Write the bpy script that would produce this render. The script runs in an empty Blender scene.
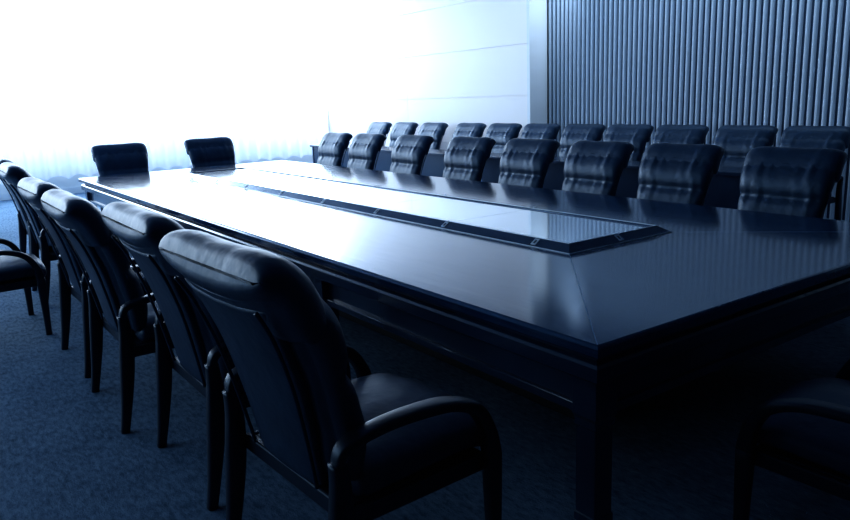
import bpy, math, random
from mathutils import Vector, Matrix
random.seed(4)
sc = bpy.context.scene
COL = sc.collection
try:
    sc.view_settings.view_transform = 'Standard'
    sc.view_settings.look = 'Medium High Contrast'
except Exception as e:
    print(e)

L, W = 8.10, 2.658
IA, IB = 0.9287, 1.007
TZ = 0.76

# ------------------------------------------------------------------ materials
def new_mat(name):
    m = bpy.data.materials.new(name); m.use_nodes = True
    nt = m.node_tree
    return m, nt, nt.nodes['Principled BSDF']

def noise_bump(nt, b, scale, strength, dist=0.01, detail=4, coord='Object', stretch=None):
    tc = nt.nodes.new('ShaderNodeTexCoord')
    n = nt.nodes.new('ShaderNodeTexNoise'); n.inputs['Scale'].default_value = scale
    n.inputs['Detail'].default_value = detail
    src = tc.outputs[coord]
    if stretch:
        mp = nt.nodes.new('ShaderNodeMapping'); mp.inputs['Scale'].default_value = stretch
        nt.links.new(src, mp.inputs['Vector']); src = mp.outputs['Vector']
    nt.links.new(src, n.inputs['Vector'])
    bp = nt.nodes.new('ShaderNodeBump'); bp.inputs['Strength'].default_value = strength
    bp.inputs['Distance'].default_value = dist
    nt.links.new(n.outputs['Fac'], bp.inputs['Height'])
    nt.links.new(bp.outputs['Normal'], b.inputs['Normal'])
    return n, src

def ramp(nt, fac, c0, c1, p0=0.0, p1=1.0):
    r = nt.nodes.new('ShaderNodeValToRGB')
    r.color_ramp.elements[0].position = p0; r.color_ramp.elements[0].color = (*c0, 1)
    r.color_ramp.elements[1].position = p1; r.color_ramp.elements[1].color = (*c1, 1)
    nt.links.new(fac, r.inputs['Fac'])
    return r

def mat_simple(name, col, rough, bump=None, metal=0.0, coat=0.0, spec=0.5):
    m, nt, b = new_mat(name)
    b.inputs['Base Color'].default_value = (*col, 1)
    b.inputs['Roughness'].default_value = rough
    b.inputs['Metallic'].default_value = metal
    b.inputs['Coat Weight'].default_value = coat
    b.inputs['Specular IOR Level'].default_value = spec
    if bump:
        n, _ = noise_bump(nt, b, *bump)
    return m

TINT = (.62, .80, 1, 1)
M_leather, nt, b = new_mat('black_leather')
b.inputs['Roughness'].default_value = 0.44
b.inputs['Specular IOR Level'].default_value = 0.55
b.inputs['Specular Tint'].default_value = TINT
n, src = noise_bump(nt, b, 9, 0.24, 0.03, 3)
r = ramp(nt, n.outputs['Fac'], (0.006, 0.019, 0.042), (0.014, 0.040, 0.084)); nt.links.new(r.outputs['Color'], b.inputs['Base Color'])

M_chairwood = mat_simple('dark_lacquered_wood', (0.004, 0.011, 0.025), 0.42, (30, 0.05, 0.003, 3))
M_chairwood.node_tree.nodes['Principled BSDF'].inputs['Specular Tint'].default_value = TINT

M_table, nt, b = new_mat('polished_dark_veneer')
b.inputs['Specular IOR Level'].default_value = 0.68
b.inputs['Specular Tint'].default_value = TINT
tc = nt.nodes.new('ShaderNodeTexCoord')
mp = nt.nodes.new('ShaderNodeMapping'); mp.inputs['Scale'].default_value = (30, 1.5, 30)
n = nt.nodes.new('ShaderNodeTexNoise'); n.inputs['Scale'].default_value = 3; n.inputs['Detail'].default_value = 6
nt.links.new(tc.outputs['Object'], mp.inputs['Vector']); nt.links.new(mp.outputs['Vector'], n.inputs['Vector'])
r = ramp(nt, n.outputs['Fac'], (0.007, 0.034, 0.088), (0.014, 0.054, 0.125), .3, .7)
nt.links.new(r.outputs['Color'], b.inputs['Base Color'])
r2 = ramp(nt, n.outputs['Fac'], (.09, .09, .09), (.13, .13, .13), .3, .7); nt.links.new(r2.outputs['Color'], b.inputs['Roughness'])

M_tableside = mat_simple('dark_table_edge', (0.013, 0.036, 0.080), 0.24, (20, 0.05, 0.003, 3), 0, .3)
M_seam = mat_simple('pale_veneer_seam', (0.20, 0.34, 0.52), 0.3)
M_black = mat_simple('black_table_base', (0.002, 0.004, 0.008), 0.5)
M_glass = mat_simple('pale_reflective_glass', (0.78, 0.87, 0.95), 0.09, None, 0.5, 0.5, 0.8)
M_frame = mat_simple('dark_glossy_frame', (0.03, 0.065, 0.125), 0.20, None, 0.4, 0.4)
M_metal = mat_simple('brushed_steel', (0.80, 0.88, 0.96), 0.35, None, 0.2)

M_carpet, nt, b = new_mat('woven_carpet')
b.inputs['Roughness'].default_value = 0.95
b.inputs['Specular IOR Level'].default_value = 0.1
tc = nt.nodes.new('ShaderNodeTexCoord')
mp = nt.nodes.new('ShaderNodeMapping'); mp.inputs['Scale'].default_value = (34, 12, 1)
n = nt.nodes.new('ShaderNodeTexNoise'); n.inputs['Scale'].default_value = 1.3; n.inputs['Detail'].default_value = 6; n.inputs['Roughness'].default_value = .7
nt.links.new(tc.outputs['Object'], mp.inputs['Vector']); nt.links.new(mp.outputs['Vector'], n.inputs['Vector'])
n3 = nt.nodes.new('ShaderNodeTexNoise'); n3.inputs['Scale'].default_value = 3.5; n3.inputs['Detail'].default_value = 3
nt.links.new(tc.outputs['Object'], n3.inputs['Vector'])
mx = nt.nodes.new('ShaderNodeMath'); mx.operation = 'MULTIPLY_ADD'; mx.inputs[1].default_value = .22
nt.links.new(n3.outputs['Fac'], mx.inputs[0]); nt.links.new(n.outputs['Fac'], mx.inputs[2])
r = ramp(nt, mx.outputs[0], (0.058, 0.108, 0.165), (0.25, 0.37, 0.50), .42, .84)
nt.links.new(r.outputs['Color'], b.inputs['Base Color'])
n2 = nt.nodes.new('ShaderNodeTexNoise'); n2.inputs['Scale'].default_value = 150
nt.links.new(tc.outputs['Object'], n2.inputs['Vector'])
bp = nt.nodes.new('ShaderNodeBump'); bp.inputs['Strength'].default_value = 0.6; bp.inputs['Distance'].default_value = 0.008
nt.links.new(n2.outputs['Fac'], bp.inputs['Height']); nt.links.new(bp.outputs['Normal'], b.inputs['Normal'])

M_white = mat_simple('white_wall_panel', (0.90, 0.86, 0.86), 0.5, (3, 0.02, 0.01, 2))
M_dado = mat_simple('pale_painted_wall', (0.88, 0.92, 0.96), 0.6)
M_return = mat_simple('pale_column', (0.78, 0.82, 0.86), 0.5)
M_ceiling = mat_simple('ceiling_paint', (0.26, 0.36, 0.50), 0.8)
M_slatback = mat_simple('slat_backing', (0.025, 0.05, 0.095), 0.7)
M_slat = mat_simple('ribbed_timber', (0.48, 0.57, 0.68), 0.6, None, 0, 0, .3)

M_curtain, nt, b = new_mat('emissive_sheer_fabric')
b.inputs['Base Color'].default_value = (0.85, 0.92, 1, 1); b.inputs['Roughness'].default_value = 0.9
tc = nt.nodes.new('ShaderNodeTexCoord')
mp = nt.nodes.new('ShaderNodeMapping'); mp.inputs['Scale'].default_value = (9, 1, .25)
n = nt.nodes.new('ShaderNodeTexNoise'); n.inputs['Scale'].default_value = 1.5; n.inputs['Detail'].default_value = 1
nt.links.new(tc.outputs['Object'], mp.inputs['Vector']); nt.links.new(mp.outputs['Vector'], n.inputs['Vector'])
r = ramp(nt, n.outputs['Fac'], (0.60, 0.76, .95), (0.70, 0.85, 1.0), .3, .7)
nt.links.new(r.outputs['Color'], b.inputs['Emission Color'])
# daylight through the cloth is painted as emission that fades down past the sill
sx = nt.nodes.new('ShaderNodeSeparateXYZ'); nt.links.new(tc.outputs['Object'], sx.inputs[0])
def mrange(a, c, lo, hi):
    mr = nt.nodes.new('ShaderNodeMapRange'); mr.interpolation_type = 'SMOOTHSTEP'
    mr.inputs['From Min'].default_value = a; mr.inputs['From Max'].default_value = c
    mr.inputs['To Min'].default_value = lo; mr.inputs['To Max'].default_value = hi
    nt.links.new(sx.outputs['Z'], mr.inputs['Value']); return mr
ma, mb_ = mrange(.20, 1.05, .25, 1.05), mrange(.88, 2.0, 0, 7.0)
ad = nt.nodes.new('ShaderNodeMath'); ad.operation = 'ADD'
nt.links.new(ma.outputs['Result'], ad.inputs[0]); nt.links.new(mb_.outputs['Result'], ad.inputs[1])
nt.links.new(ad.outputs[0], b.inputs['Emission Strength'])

# ------------------------------------------------------------------ mesh helpers
def mesh_obj(name, verts, faces, mat, smooth=False, parent=None, label=None):
    me = bpy.data.meshes.new(name); me.from_pydata([tuple(v) for v in verts], [], faces); me.update()
    me.materials.append(mat)
    if smooth:
        for p in me.polygons: p.use_smooth = True
    o = bpy.data.objects.new(name, me); COL.objects.link(o)
    if parent: o.parent = parent
    if label: o['label'] = label
    return o

class MB:
    def __init__(s): s.v = []; s.f = []
    def box(s, x0, x1, y0, y1, z0, z1):
        b = len(s.v)
        s.v += [(x0,y0,z0),(x1,y0,z0),(x1,y1,z0),(x0,y1,z0),(x0,y0,z1),(x1,y0,z1),(x1,y1,z1),(x0,y1,z1)]
        s.f += [tuple(b+i for i in q) for q in [(0,3,2,1),(4,5,6,7),(0,1,5,4),(1,2,6,5),(2,3,7,6),(3,0,4,7)]]
    def rings(s, rs, caps=True, closed=False):
        b = len(s.v); n = len(rs[0])
        for r in rs: s.v += [tuple(p) for p in r]
        m = len(rs)
        for i in range(m if closed else m-1):
            for j in range(n):
                a0 = b+i*n+j; a1 = b+i*n+(j+1)%n; i2 = (i+1)%m
                s.f.append((a0, a1, b+i2*n+(j+1)%n, b+i2*n+j))
        if caps and not closed:
            s.f.append(tuple(b+j for j in range(n))[::-1]); s.f.append(tuple(b+(m-1)*n+j for j in range(n)))
    def obj(s, name, mat, smooth=False, parent=None, label=None, bevel=0):
        o = mesh_obj(name, s.v, s.f, mat, smooth, parent, label)
        if bevel:
            md = o.modifiers.new('bevel', 'BEVEL'); md.width = bevel; md.segments = 2; md.limit_method = 'ANGLE'
        return o

def catmull(pts, n):
    P = [pts[0]] + list(pts) + [pts[-1]]; out = []
    segs = len(pts)-1
    for i in range(n):
        u = i/(n-1)*segs; k = min(int(u), segs-1); t = u-k
        p0,p1,p2,p3 = [Vector(P[k+j]) for j in range(4)]
        out.append(0.5*((2*p1)+(-p0+p2)*t+(2*p0-5*p1+4*p2-p3)*t*t+(-p0+3*p1-3*p2+p3)*t**3))
    return out

def interp(keys, t):
    for (a, va), (b_, vb) in zip(keys, keys[1:]):
        if t <= b_:
            s = (t-a)/(b_-a) if b_ > a else 0
            s = s*s*(3-2*s)
            return va+(vb-va)*s
    return keys[-1][1]

def loft(spine, n, N, wf, ff, rf, expo=0.55, curve=0.0, detail=None):
    pts = catmull([(0, y, z) for y, z in spine], n); rs = []
    for i, p in enumerate(pts):
        t = i/(n-1)
        a = pts[max(i-1,0)]; c = pts[min(i+1,n-1)]
        d = (c-a).normalized(); nrm = Vector((0, d.z, -d.y))
        w = wf(t)/2; ring = []
        for j in range(N):
            th = 2*math.pi*j/N; cx = math.cos(th); sx = math.sin(th)
            X = w*math.copysign(abs(cx)**expo, cx)
            k = ff(t) if sx > 0 else rf(t)
            Nn = k*math.copysign(abs(sx)**(expo*1.3), sx)
            if detail: Nn += detail(t, X, w, sx)
            q = p + nrm*Nn + nrm*(curve*(X/0.3)**2)
            ring.append((X, q.y, q.z))
        rs.append(ring)
    return rs

def sweep(path, n, sec, N=12, expo=0.7):
    pts = catmull(path, n); rs = []
    for i, p in enumerate(pts):
        t = i/(n-1); d = (pts[min(i+1,n-1)]-pts[max(i-1,0)]).normalized()
        sx = Vector((1,0,0)); sx = (sx - d*sx.dot(d)).normalized(); nn = d.cross(sx)
        a, b_ = sec(t); ring = []
        for j in range(N):
            th = 2*math.pi*j/N; c = math.cos(th); s_ = math.sin(th)
            ring.append(p + sx*a*math.copysign(abs(c)**expo, c) + nn*b_*math.copysign(abs(s_)**expo, s_))
        rs.append(ring)
    return rs

def endround(t, e0=0.05, e1=0.05, lo=0.25):
    k = 1.0
    if t < e0: k = lo+(1-lo)*math.sqrt(max(0, 1-(1-t/e0)**2))
    if t > 1-e1: k = min(k, lo+(1-lo)*math.sqrt(max(0, 1-((t-1+e1)/e1)**2)))
    return k

# ------------------------------------------------------------------ chair prototype
def build_chair():
    root = bpy.data.objects.new('conference_chair', None); COL.objects.link(root)
    root.empty_display_size = 0.2
    parts = []
    m = MB()
    seat = [(0.30, 0.410), (0.20, 0.435), (0.0, 0.43), (-0.20, 0.42)]
    def sd(t, X, w, s):
        if s <= 0: return 0
        e = 1-(abs(X)/w)**4
        return (0.010*math.cos(X*9) + .006*math.sin(X*40+t*5)*math.exp(-abs(t-.85)/.12) + .005*math.sin(X*34)*math.exp(-t/.25))*e*math.sin(math.pi*min(1, max(0, t)))**.5
    rs = loft([(y, z) for y, z in seat][::-1], 34, 72, lambda t: 0.59*endround(t, .08, .14, .75),
              lambda t: -0.078*endround(t, .1, .28, .15), lambda t: -0.045*endround(t, .1, .15, .2), 0.55, 0, lambda t,X,w,s: -sd(t,X,w,s))
    m.rings(rs); parts.append(m.obj('seat', M_leather, True, root))
    # backrest
    spine = [(-0.200, 0.44), (-0.226, 0.58), (-0.264, 0.74), (-0.315, 0.88), (-0.366, 0.98)]
    m = MB()
    def gath(X):
        return math.cos(X*2*math.pi/0.095)+.4*math.cos(X*2*math.pi/0.06+1.3)+.5*math.cos(X*2*math.pi/0.19+.4)
    def bd(t, X, w, s):
        if s <= 0.05:
            k = abs(X)/w
            return (0.007*math.exp(-((k-.84)/.045)**2) + .003*math.sin(t*22+X*9)*(1-k**2)) if s < 0 else 0
        edge = (1-(abs(X)/w)**4)
        g = math.exp(-abs(.84-t)/0.13)*0.0055*gath(X)*edge
        g += math.exp(-abs(t-.50)/0.10)*0.0052*gath(X+.03)*edge
        seam = -0.016*math.exp(-((t-0.50)/0.05)**2) - 0.006*math.exp(-((t-0.86)/0.05)**2)
        return g+seam
    rs = loft(spine, 64, 128, lambda t: interp([(0,.54),(.3,.61),(.8,.67),(1,.68)], t)*endround(t,.04,.02,.8),
              lambda t: interp([(0,.05),(.22,.090),(.48,.086),(.70,.106),(.88,.094),(1,.06)], t)*endround(t,.06,.03,.3),
              lambda t: 0.042*endround(t,.06,.03,.3), 0.58, 0.022, bd)
    m.rings(rs); parts.append(m.obj('backrest', M_leather, True, root))
    # headrest roll
    m = MB()
    hs = [(-0.338, 0.870), (-0.358, 0.943), (-0.396, 1.004), (-0.450, 1.026)]
    def hd(t, X, w, s):
        e = 0
        if s > 0:
            e = 0.0058*gath(X+.01)*math.exp(-t/0.30)*(1-(abs(X)/w)**4)
            e -= 0.008*(abs(X)/w)**4
        else:
            e = -.003*math.cos(X*48)*(1-(abs(X)/w)**2)*math.exp(-t/.3)
        return e
    rs = loft(hs, 40, 112, lambda t: 0.700*endround(t,.24,.42,.92 if t < .5 else .86),
              lambda t: 0.100*endround(t,.32,.55,.12 if t > .5 else .45), lambda t: 0.052*endround(t,.35,.4,.12), 0.54, 0.02, hd)
    m.rings(rs); parts.append(m.obj('headrest', M_leather, True, root))
    m = MB()
    rs = loft([(-0.236,0.40),(-0.270,0.58),(-0.310,0.74),(-0.362,0.88),(-0.406,0.96)], 30, 48,
              lambda t: interp([(0,.36),(.5,.44),(1,.52)], t)*endround(t,.06,.05,.8),
              lambda t: 0.02, lambda t: 0.022*endround(t,.06,.05,.2), 0.4, 0.022)
    m.rings(rs); parts.append(m.obj('back_panel', M_leather, True, root))
    for s in (-1, 1):
        m = MB()
        pth = [(s*.185,-.262,.42),(s*.205,-.293,.58),(s*.225,-.331,.74),(s*.245,-.381,.88),(s*.258,-.424,.96)]
        m.rings(sweep(pth, 20, lambda t: (.006,.006), 8, 1.0)); parts.append(m.obj('piping', M_leather, True, root))
    m = MB()
    m.box(-.29,.29,.215,.24,.345,.395); m.box(-.29,.29,-.245,-.22,.345,.40)
    m.box(-.315,-.29,-.245,.24,.345,.395); m.box(.29,.315,-.245,.24,.345,.395)
    m.box(-.285,.285,-.22,.215,.375,.395)
    parts.append(m.obj('seat_frame', M_chairwood, False, root, bevel=.006))
    for s in (-1, 1):
        X = s*0.328
        m = MB()
        rs = sweep([(X*.98,-.272,.545),(X,-.25,.592),(X*1.01,-.14,.614),(X*1.03,-.02,.618),(X*1.03,.09,.604),(X*1.02,.18,.560),(X*1.0,.230,.48),(X,.246,.40)],
                   40, lambda t: (interp([(0,.020),(.2,.028),(.55,.034),(.8,.025),(1,.023)],t), interp([(0,.015),(.5,.016),(.8,.021),(1,.028)],t)), 16, .5)
        m.rings(rs); parts.append(m.obj('armrest', M_chairwood, True, root))
        m = MB()
        rs = sweep([(X,.246,.40),(X,.247,.2),(X,.246,.0)], 8, lambda t: (interp([(0,.023),(1,.017)],t), interp([(0,.028),(1,.019)],t)), 16, .5)
        m.rings(rs); parts.append(m.obj('leg', M_chairwood, True, root))
        m = MB()
        rs = sweep([(X*.98,-.272,.55),(X*.97,-.268,.46),(X*.97,-.278,.32),(X*.97,-.30,.15),(X*.97,-.325,0)], 20,
                   lambda t: (interp([(0,.022),(.5,.024),(1,.018)],t), interp([(0,.022),(.45,.032),(1,.019)],t)), 16, .5)
        m.rings(rs); parts.append(m.obj('leg', M_chairwood, True, root))
    return root, parts

proto, pparts = build_chair()
used = [False]
def place_chair(x, y, rot, label, group, scale=1.0):
    if not used[0]:
        used[0] = True; o = proto
    else:
        o = proto.copy(); COL.objects.link(o)
        for p in pparts:
            c = p.copy(); c.parent = o; COL.objects.link(c)
    o.location = (x, y, 0); o.rotation_euler = (0, 0, math.radians(rot)); o.scale = (scale, scale, scale)
    o['label'] = label; o['category'] = 'chair'; o['group'] = group
    return o

G1 = 'executive chairs around the conference table'
G2 = 'executive chairs lined up along the wall'
lab_t = 'black leather executive chair with wooden arms at the conference table'
for (x, y, r, s) in [(-.585,.51,-87,1.08),(-.56,1.50,-90,1.07),(-.66,2.45,-90,1.06),(-.65,3.40,-89,1.06),(-.57,5.38,-91,1.05),(-.53,6.4,-90,1.05)]:
    place_chair(x, y, r, lab_t, G1, s)
place_chair(-1.29, 4.50, -88, 'black leather executive chair pulled back from the conference table', G1, 1.03)
for y, r in [(.47,90),(1.26,90),(2.17,91),(3.04,89),(3.93,90),(4.87,91),(5.99,89),(7.05,90),(7.93,91)]:
    place_chair(3.08, y, r, lab_t, G1, 1.0)
place_chair(.70, 8.62, 178, 'black leather executive chair at the window end of the table', G1)
place_chair(1.95, 8.62, 182, 'black leather executive chair at the window end of the table', G1)
place_chair(.72, -.52, 2, 'black leather executive chair tucked at the table corner', G1)
for y in [2.42,3.20,4.04,4.82,5.60,6.43,7.24,8.08,9.10,10.0,10.88]:
    place_chair(5.66, y, 90, 'black leather executive chair standing behind the narrow wall desk', G2)

# ------------------------------------------------------------------ narrow desks in front of the wall row
for i, (ya, yb) in enumerate([(1.9, 4.47), (4.48, 7.05), (7.06, 9.63), (9.64, 11.3)]):
    d = bpy.data.objects.new('narrow_desk', None); COL.objects.link(d); d.location = (4.9, (ya+yb)/2, 0)
    d['label'] = 'dark wood narrow desk standing before the wall chairs'; d['category'] = 'desk'; d['group'] = 'narrow desks before the wall chairs'
    h = (yb-ya)/2
    m = MB(); m.box(-.22,.24,-h,h,.70,.735); m.obj('desktop', M_tableside, False, d, bevel=.004)
    m = MB(); m.box(-.17,-.145,-h+.05,h-.05,.06,.70); m.obj('modesty_panel', M_tableside, False, d, bevel=.003)
    for s in (-1, 1):
        m = MB(); yy = s*(h-.04); m.box(-.18,.20,yy-.018,yy+.018,0,.70); m.obj('side_panel', M_tableside, False, d, bevel=.003)

# ------------------------------------------------------------------ table
table = bpy.data.objects.new('conference_table', None); COL.objects.link(table)
table['label'] = 'long dark polished wood conference table with sunken glass centre'
table['category'] = 'table'
def rect_ring(ins, z, x0=0, x1=W, y0=0, y1=L):
    return [(x0+ins,y0+ins,z),(x1-ins,y0+ins,z),(x1-ins,y1-ins,z),(x0+ins,y1-ins,z)]
m = MB()
m.rings([rect_ring(.008,.714), rect_ring(0,.720), rect_ring(0,.748), rect_ring(.006,.757), rect_ring(.014,.76)])
m.obj('tabletop', M_table, False, table)
m = MB()
m.rings([rect_ring(.07,.618), rect_ring(.026,.618), rect_ring(.018,.626), rect_ring(.018,.672), rect_ring(.026,.682), rect_ring(.044,.690), rect_ring(.044,.706), rect_ring(.022,.714)])
m.obj('edge_moulding', M_tableside, False, table)
m = MB()
rs = [rect_ring(.08,.50), rect_ring(.08,.618), rect_ring(.105,.618), rect_ring(.105,.50)]
m.rings(rs, closed=True)
m.obj('apron', M_tableside, False, table)
m = MB()
rs = [rect_ring(.060,.470), rect_ring(.060,.505), rect_ring(.13,.505), rect_ring(.13,.470)]
m.rings(rs, closed=True)
m.obj('lower_rail', M_tableside, False, table, bevel=.004)
for x in (.10, W-.10):
    for y in (.10, L*.25, L*.5, L*.75, L-.10):
        m = MB()
        def sq(hh, z, x=x, y=y): return [(x-hh,y-hh,z),(x+hh,y-hh,z),(x+hh,y+hh,z),(x-hh,y+hh,z)]
        m.rings([sq(.036,0), sq(.040,.06), sq(.048,.07), sq(.048,.10), sq(.044,.104), sq(.044,.43), sq(.048,.434), sq(.048,.46), sq(.054,.475), sq(.054,.618)])
        m.obj('leg', M_tableside, False, table, bevel=.003)
m = MB(); m.box(.75,W-.75,.75,L-.75,0,.60); m.obj('pedestal', M_black, False, table, bevel=.01)
m = MB()
for (p, q) in [((0,0),(IA,IB)), ((W,0),(W-IA,IB)), ((0,L),(IA,L-IB)), ((W,L),(W-IA,L-IB))]:
    p = Vector((*p, TZ+.0006)); q = Vector((*q, TZ+.0006)); d = (q-p).normalized(); p = p+d*.022
    s = Vector((-d.y, d.x, 0))*.0015; b0 = len(m.v)
    m.v += [p-s, p+s, q+s, q-s]; m.f.append((b0+3,b0+2,b0+1,b0))
m.obj('veneer_seam', M_seam, False, table)
fx0, fx1, fy0, fy1 = IA, W-IA, IB, L-IB
FT = .797
def fr(ins, z): return rect_ring(ins, z, fx0, fx1, fy0, fy1)
m = MB()
m.rings([fr(0,.760), fr(.002,.764), fr(.054,FT), fr(.066,FT), fr(.070,FT-.003), fr(.074,.766)], caps=False)
m.obj('centre_frame', M_frame, False, table)
m = MB(); m.rings([fr(.052,FT-.0005), fr(.052,FT+.002), fr(.058,FT+.002), fr(.058,FT-.0005)], closed=True)
m.obj('frame_edge_strip', M_metal, False, table)
m = MB(); m.rings([fr(-.005,.7605), fr(-.005,.764), fr(.001,.764), fr(.001,.7605)], closed=True)
m.obj('frame_edge_strip', M_metal, False, table)
nP = 6; yy0 = fy0+.074; yy1 = fy1-.074; step = (yy1-yy0)/nP
for i in range(nP):
    m = MB(); m.box(fx0+.075, fx1-.075, yy0+i*step+.002, yy0+(i+1)*step-.002, .7605, .789)
    m.obj('glass_panel', M_glass, False, table)
    if i:
        y = yy0+i*step
        for xa in (fx0, fx1-.08):
            m = MB(); m.box(xa+.050, xa+.070, y-.006, y+.006, FT-.001, FT+.003)
            m.obj('joint_strip', M_metal, False, table)
def latch(c, along, up):
    a = Vector(along).normalized(); u_ = Vector(up).normalized(); n_ = a.cross(u_)
    if n_.z < 0: n_ = -n_
    c = Vector(c); m = MB()
    def rr(k, l, h): return [c+a*sx_*.017*k+u_*sy_*.022*l+n_*h for sx_, sy_ in ((-1,-1),(1,-1),(1,1),(-1,1))]
    m.rings([rr(1,1,0), rr(1,1,.0035), rr(.5,.62,.0035), rr(.5,.62,0)], closed=True)
    m.obj('socket_surround', M_metal, False, table)
sm = (FT+.764)/2; hs_ = FT-.764
for k in range(8):
    y = fy0+.27+.79*k
    if y > fy1-.1: continue
    latch((fx0+.028, y, sm), (0,1,0), (.052,0,hs_)); latch((fx1-.028, y, sm), (0,1,0), (-.052,0,hs_))
latch(((fx0+fx1)/2, fy0+.028, sm), (1,0,0), (0,.052,hs_)); latch(((fx0+fx1)/2, fy1-.028, sm), (1,0,0), (0,-.052,hs_))

# ------------------------------------------------------------------ room
def struct(o): o['kind'] = 'structure'; return o
XR, XS, YF, XL, YN, HC = 6.45, 6.80, 13.9, -7.0, -4.0, 3.9
YS = 7.14
m = MB(); m.box(XL, XS+.3, YN, YF+.2, -.1, 0); struct(m.obj('floor', M_carpet))
m = MB(); m.box(XL, XS+.3, YN, YF+.2, HC, HC+.1); struct(m.obj('ceiling', M_ceiling))
m = MB()
m.box(XL, XS+.3, YF, YF+.2, 0, .72); m.box(XL, XS+.3, YF, YF+.2, 3.7, HC); 
struct(m.obj('wall_far', M_dado))
m = MB()
for i in range(9):
    x = XL+i*(XR-XL)/8; m.box(x-.03, x+.03, YF+.05, YF+.11, .72, 3.7)
m.box(XL, XS, YF+.05, YF+.11, .72, .78); m.box(XL, XS, YF+.05, YF+.11, 2.9, 2.96)
struct(m.obj('window_1', M_white))
m = MB(); m.box(XL, XR, YF-.05, YF, .66, .70); struct(m.obj('trim_1', M_white, bevel=.005))
m = MB(); m.box(XL, XR, YF-.02, YF, 0, .12); struct(m.obj('baseboard_far', M_dado))
m = MB(); 
ys = [YS+(YF-YS)*i/2 for i in range(3)]; zs = [0, .72, 1.5, 2.28, 3.06, HC]
g = .003
for i in range(2):
    for k in range(5):
        m.box(XR, XR+.04, ys[i]+(g if i else 0), ys[i+1]-g, zs[k]+g*3, zs[k+1]-g*3)
m.box(XR+.03, XS+.3, YS+.03, YF, 0, HC)
struct(m.obj('wall_right', M_white))
m = MB(); m.box(XR-.002, XS+.02, YS-.03, YS+.03, 0, HC); struct(m.obj('trim_2', M_return))
m = MB()
m.box(XS+.06, XS+.3, YN, YS-.03, 0, HC); struct(m.obj('wall_slat', M_slatback))
m = MB(); pitch = .086; y = YS-.05
while y > -2.2:
    y0, y1 = y-.050, y
    N = 8; ring0 = []
    for j in range(N+1):
        th = math.pi*j/N
        ring0.append((XS+.06-.034*math.sin(th)**.6, (y0+y1)/2+.025*math.cos(th)))
    m.rings([[(a, b_, .0) for a, b_ in ring0], [(a, b_, HC) for a, b_ in ring0]])
    y -= pitch
struct(m.obj('trim_3', M_slat))

cw = (XR-.05-XL)/9
for i in range(9):
    x0 = XL+.02+i*cw; nx = 120; verts = []; faces = []
    zl = (.30, .4, .5, .7, 1.0, 1.4, 2.4, 3.3, 3.85)
    for a in range(nx+1):
        x = x0+(cw-.002)*a/nx
        yy = YF-.13+.03*math.sin(math.pi*a/nx*12)+.018*math.sin(math.pi*a/nx*7)
        for z in zl:
            zz = z + (.07*abs(math.sin(a*math.pi/30)) if z == zl[0] else 0)
            verts.append((x, yy, zz))
    K = len(zl)
    for a in range(nx):
        for k in range(K-1):
            q = a*K+k; faces.append((q, q+K, q+K+1, q+1))
    o = mesh_obj('curtain', verts, faces, M_curtain, True)
    o['label'] = 'sheer white curtain glowing in front of the window'; o['category'] = 'curtain'
    o['group'] = 'sheer curtains over the window wall'

# ------------------------------------------------------------------ world & lamps
w = bpy.data.worlds.new('world'); sc.world = w; w.use_nodes = True
w.node_tree.nodes['Background'].inputs['Color'].default_value = (0.30, 0.58, 1.0, 1)
w.node_tree.nodes['Background'].inputs['Strength'].default_value = 0.02
def area(name, loc, rot, sx, sy, power, col=(.46,.72,1), spread=180):
    l = bpy.data.lights.new(name, 'AREA'); l.shape = 'RECTANGLE'; l.size = sx; l.size_y = sy
    l.energy = power; l.color = col; l.spread = math.radians(spread)
    o = bpy.data.objects.new(name, l); COL.objects.link(o); o.location = loc; o.rotation_euler = rot
    return o
area('side_fill_light', (-6.6, 7.4, 2.0), (0, math.radians(-90), 0), 2.4, 8.5, 185)  # added fill from the left; no window is built there
area('slat_wall_fill', (6.0, 2.6, 3.85), (0, math.radians(-28), 0), .2, 9, 32, spread=110, col=(.55,.77,1))  # added fill to brighten the slat wall, without a ceiling fitting
area('column_fill', (6.62, 6.3, 3.85), (math.radians(25), 0, 0), .25, .15, 5, spread=70, col=(.65,.82,1))  # invented small light that lifts the pale column strip

# ------------------------------------------------------------------ camera
cx, cy, yaw, pit, roll, f = -1.6892, -1.4863, .6105, .2193, -.0406, 733.6
fw = Vector((math.sin(yaw)*math.cos(pit), math.cos(yaw)*math.cos(pit), -math.sin(pit)))
r = Vector((math.cos(yaw), -math.sin(yaw), 0)); u = r.cross(fw)
r2 = r*math.cos(roll)+u*math.sin(roll); u2 = -r*math.sin(roll)+u*math.cos(roll)
cam = bpy.data.cameras.new('camera'); co = bpy.data.objects.new('camera', cam); COL.objects.link(co)
cam.sensor_width = 36; cam.lens = f*36/850; cam.clip_end = 100; cam.clip_start = .02
mt = Matrix(((r2.x,u2.x,-fw.x,cx),(r2.y,u2.y,-fw.y,cy),(r2.z,u2.z,-fw.z,1.55),(0,0,0,1)))
co.matrix_world = mt
sc.camera = co
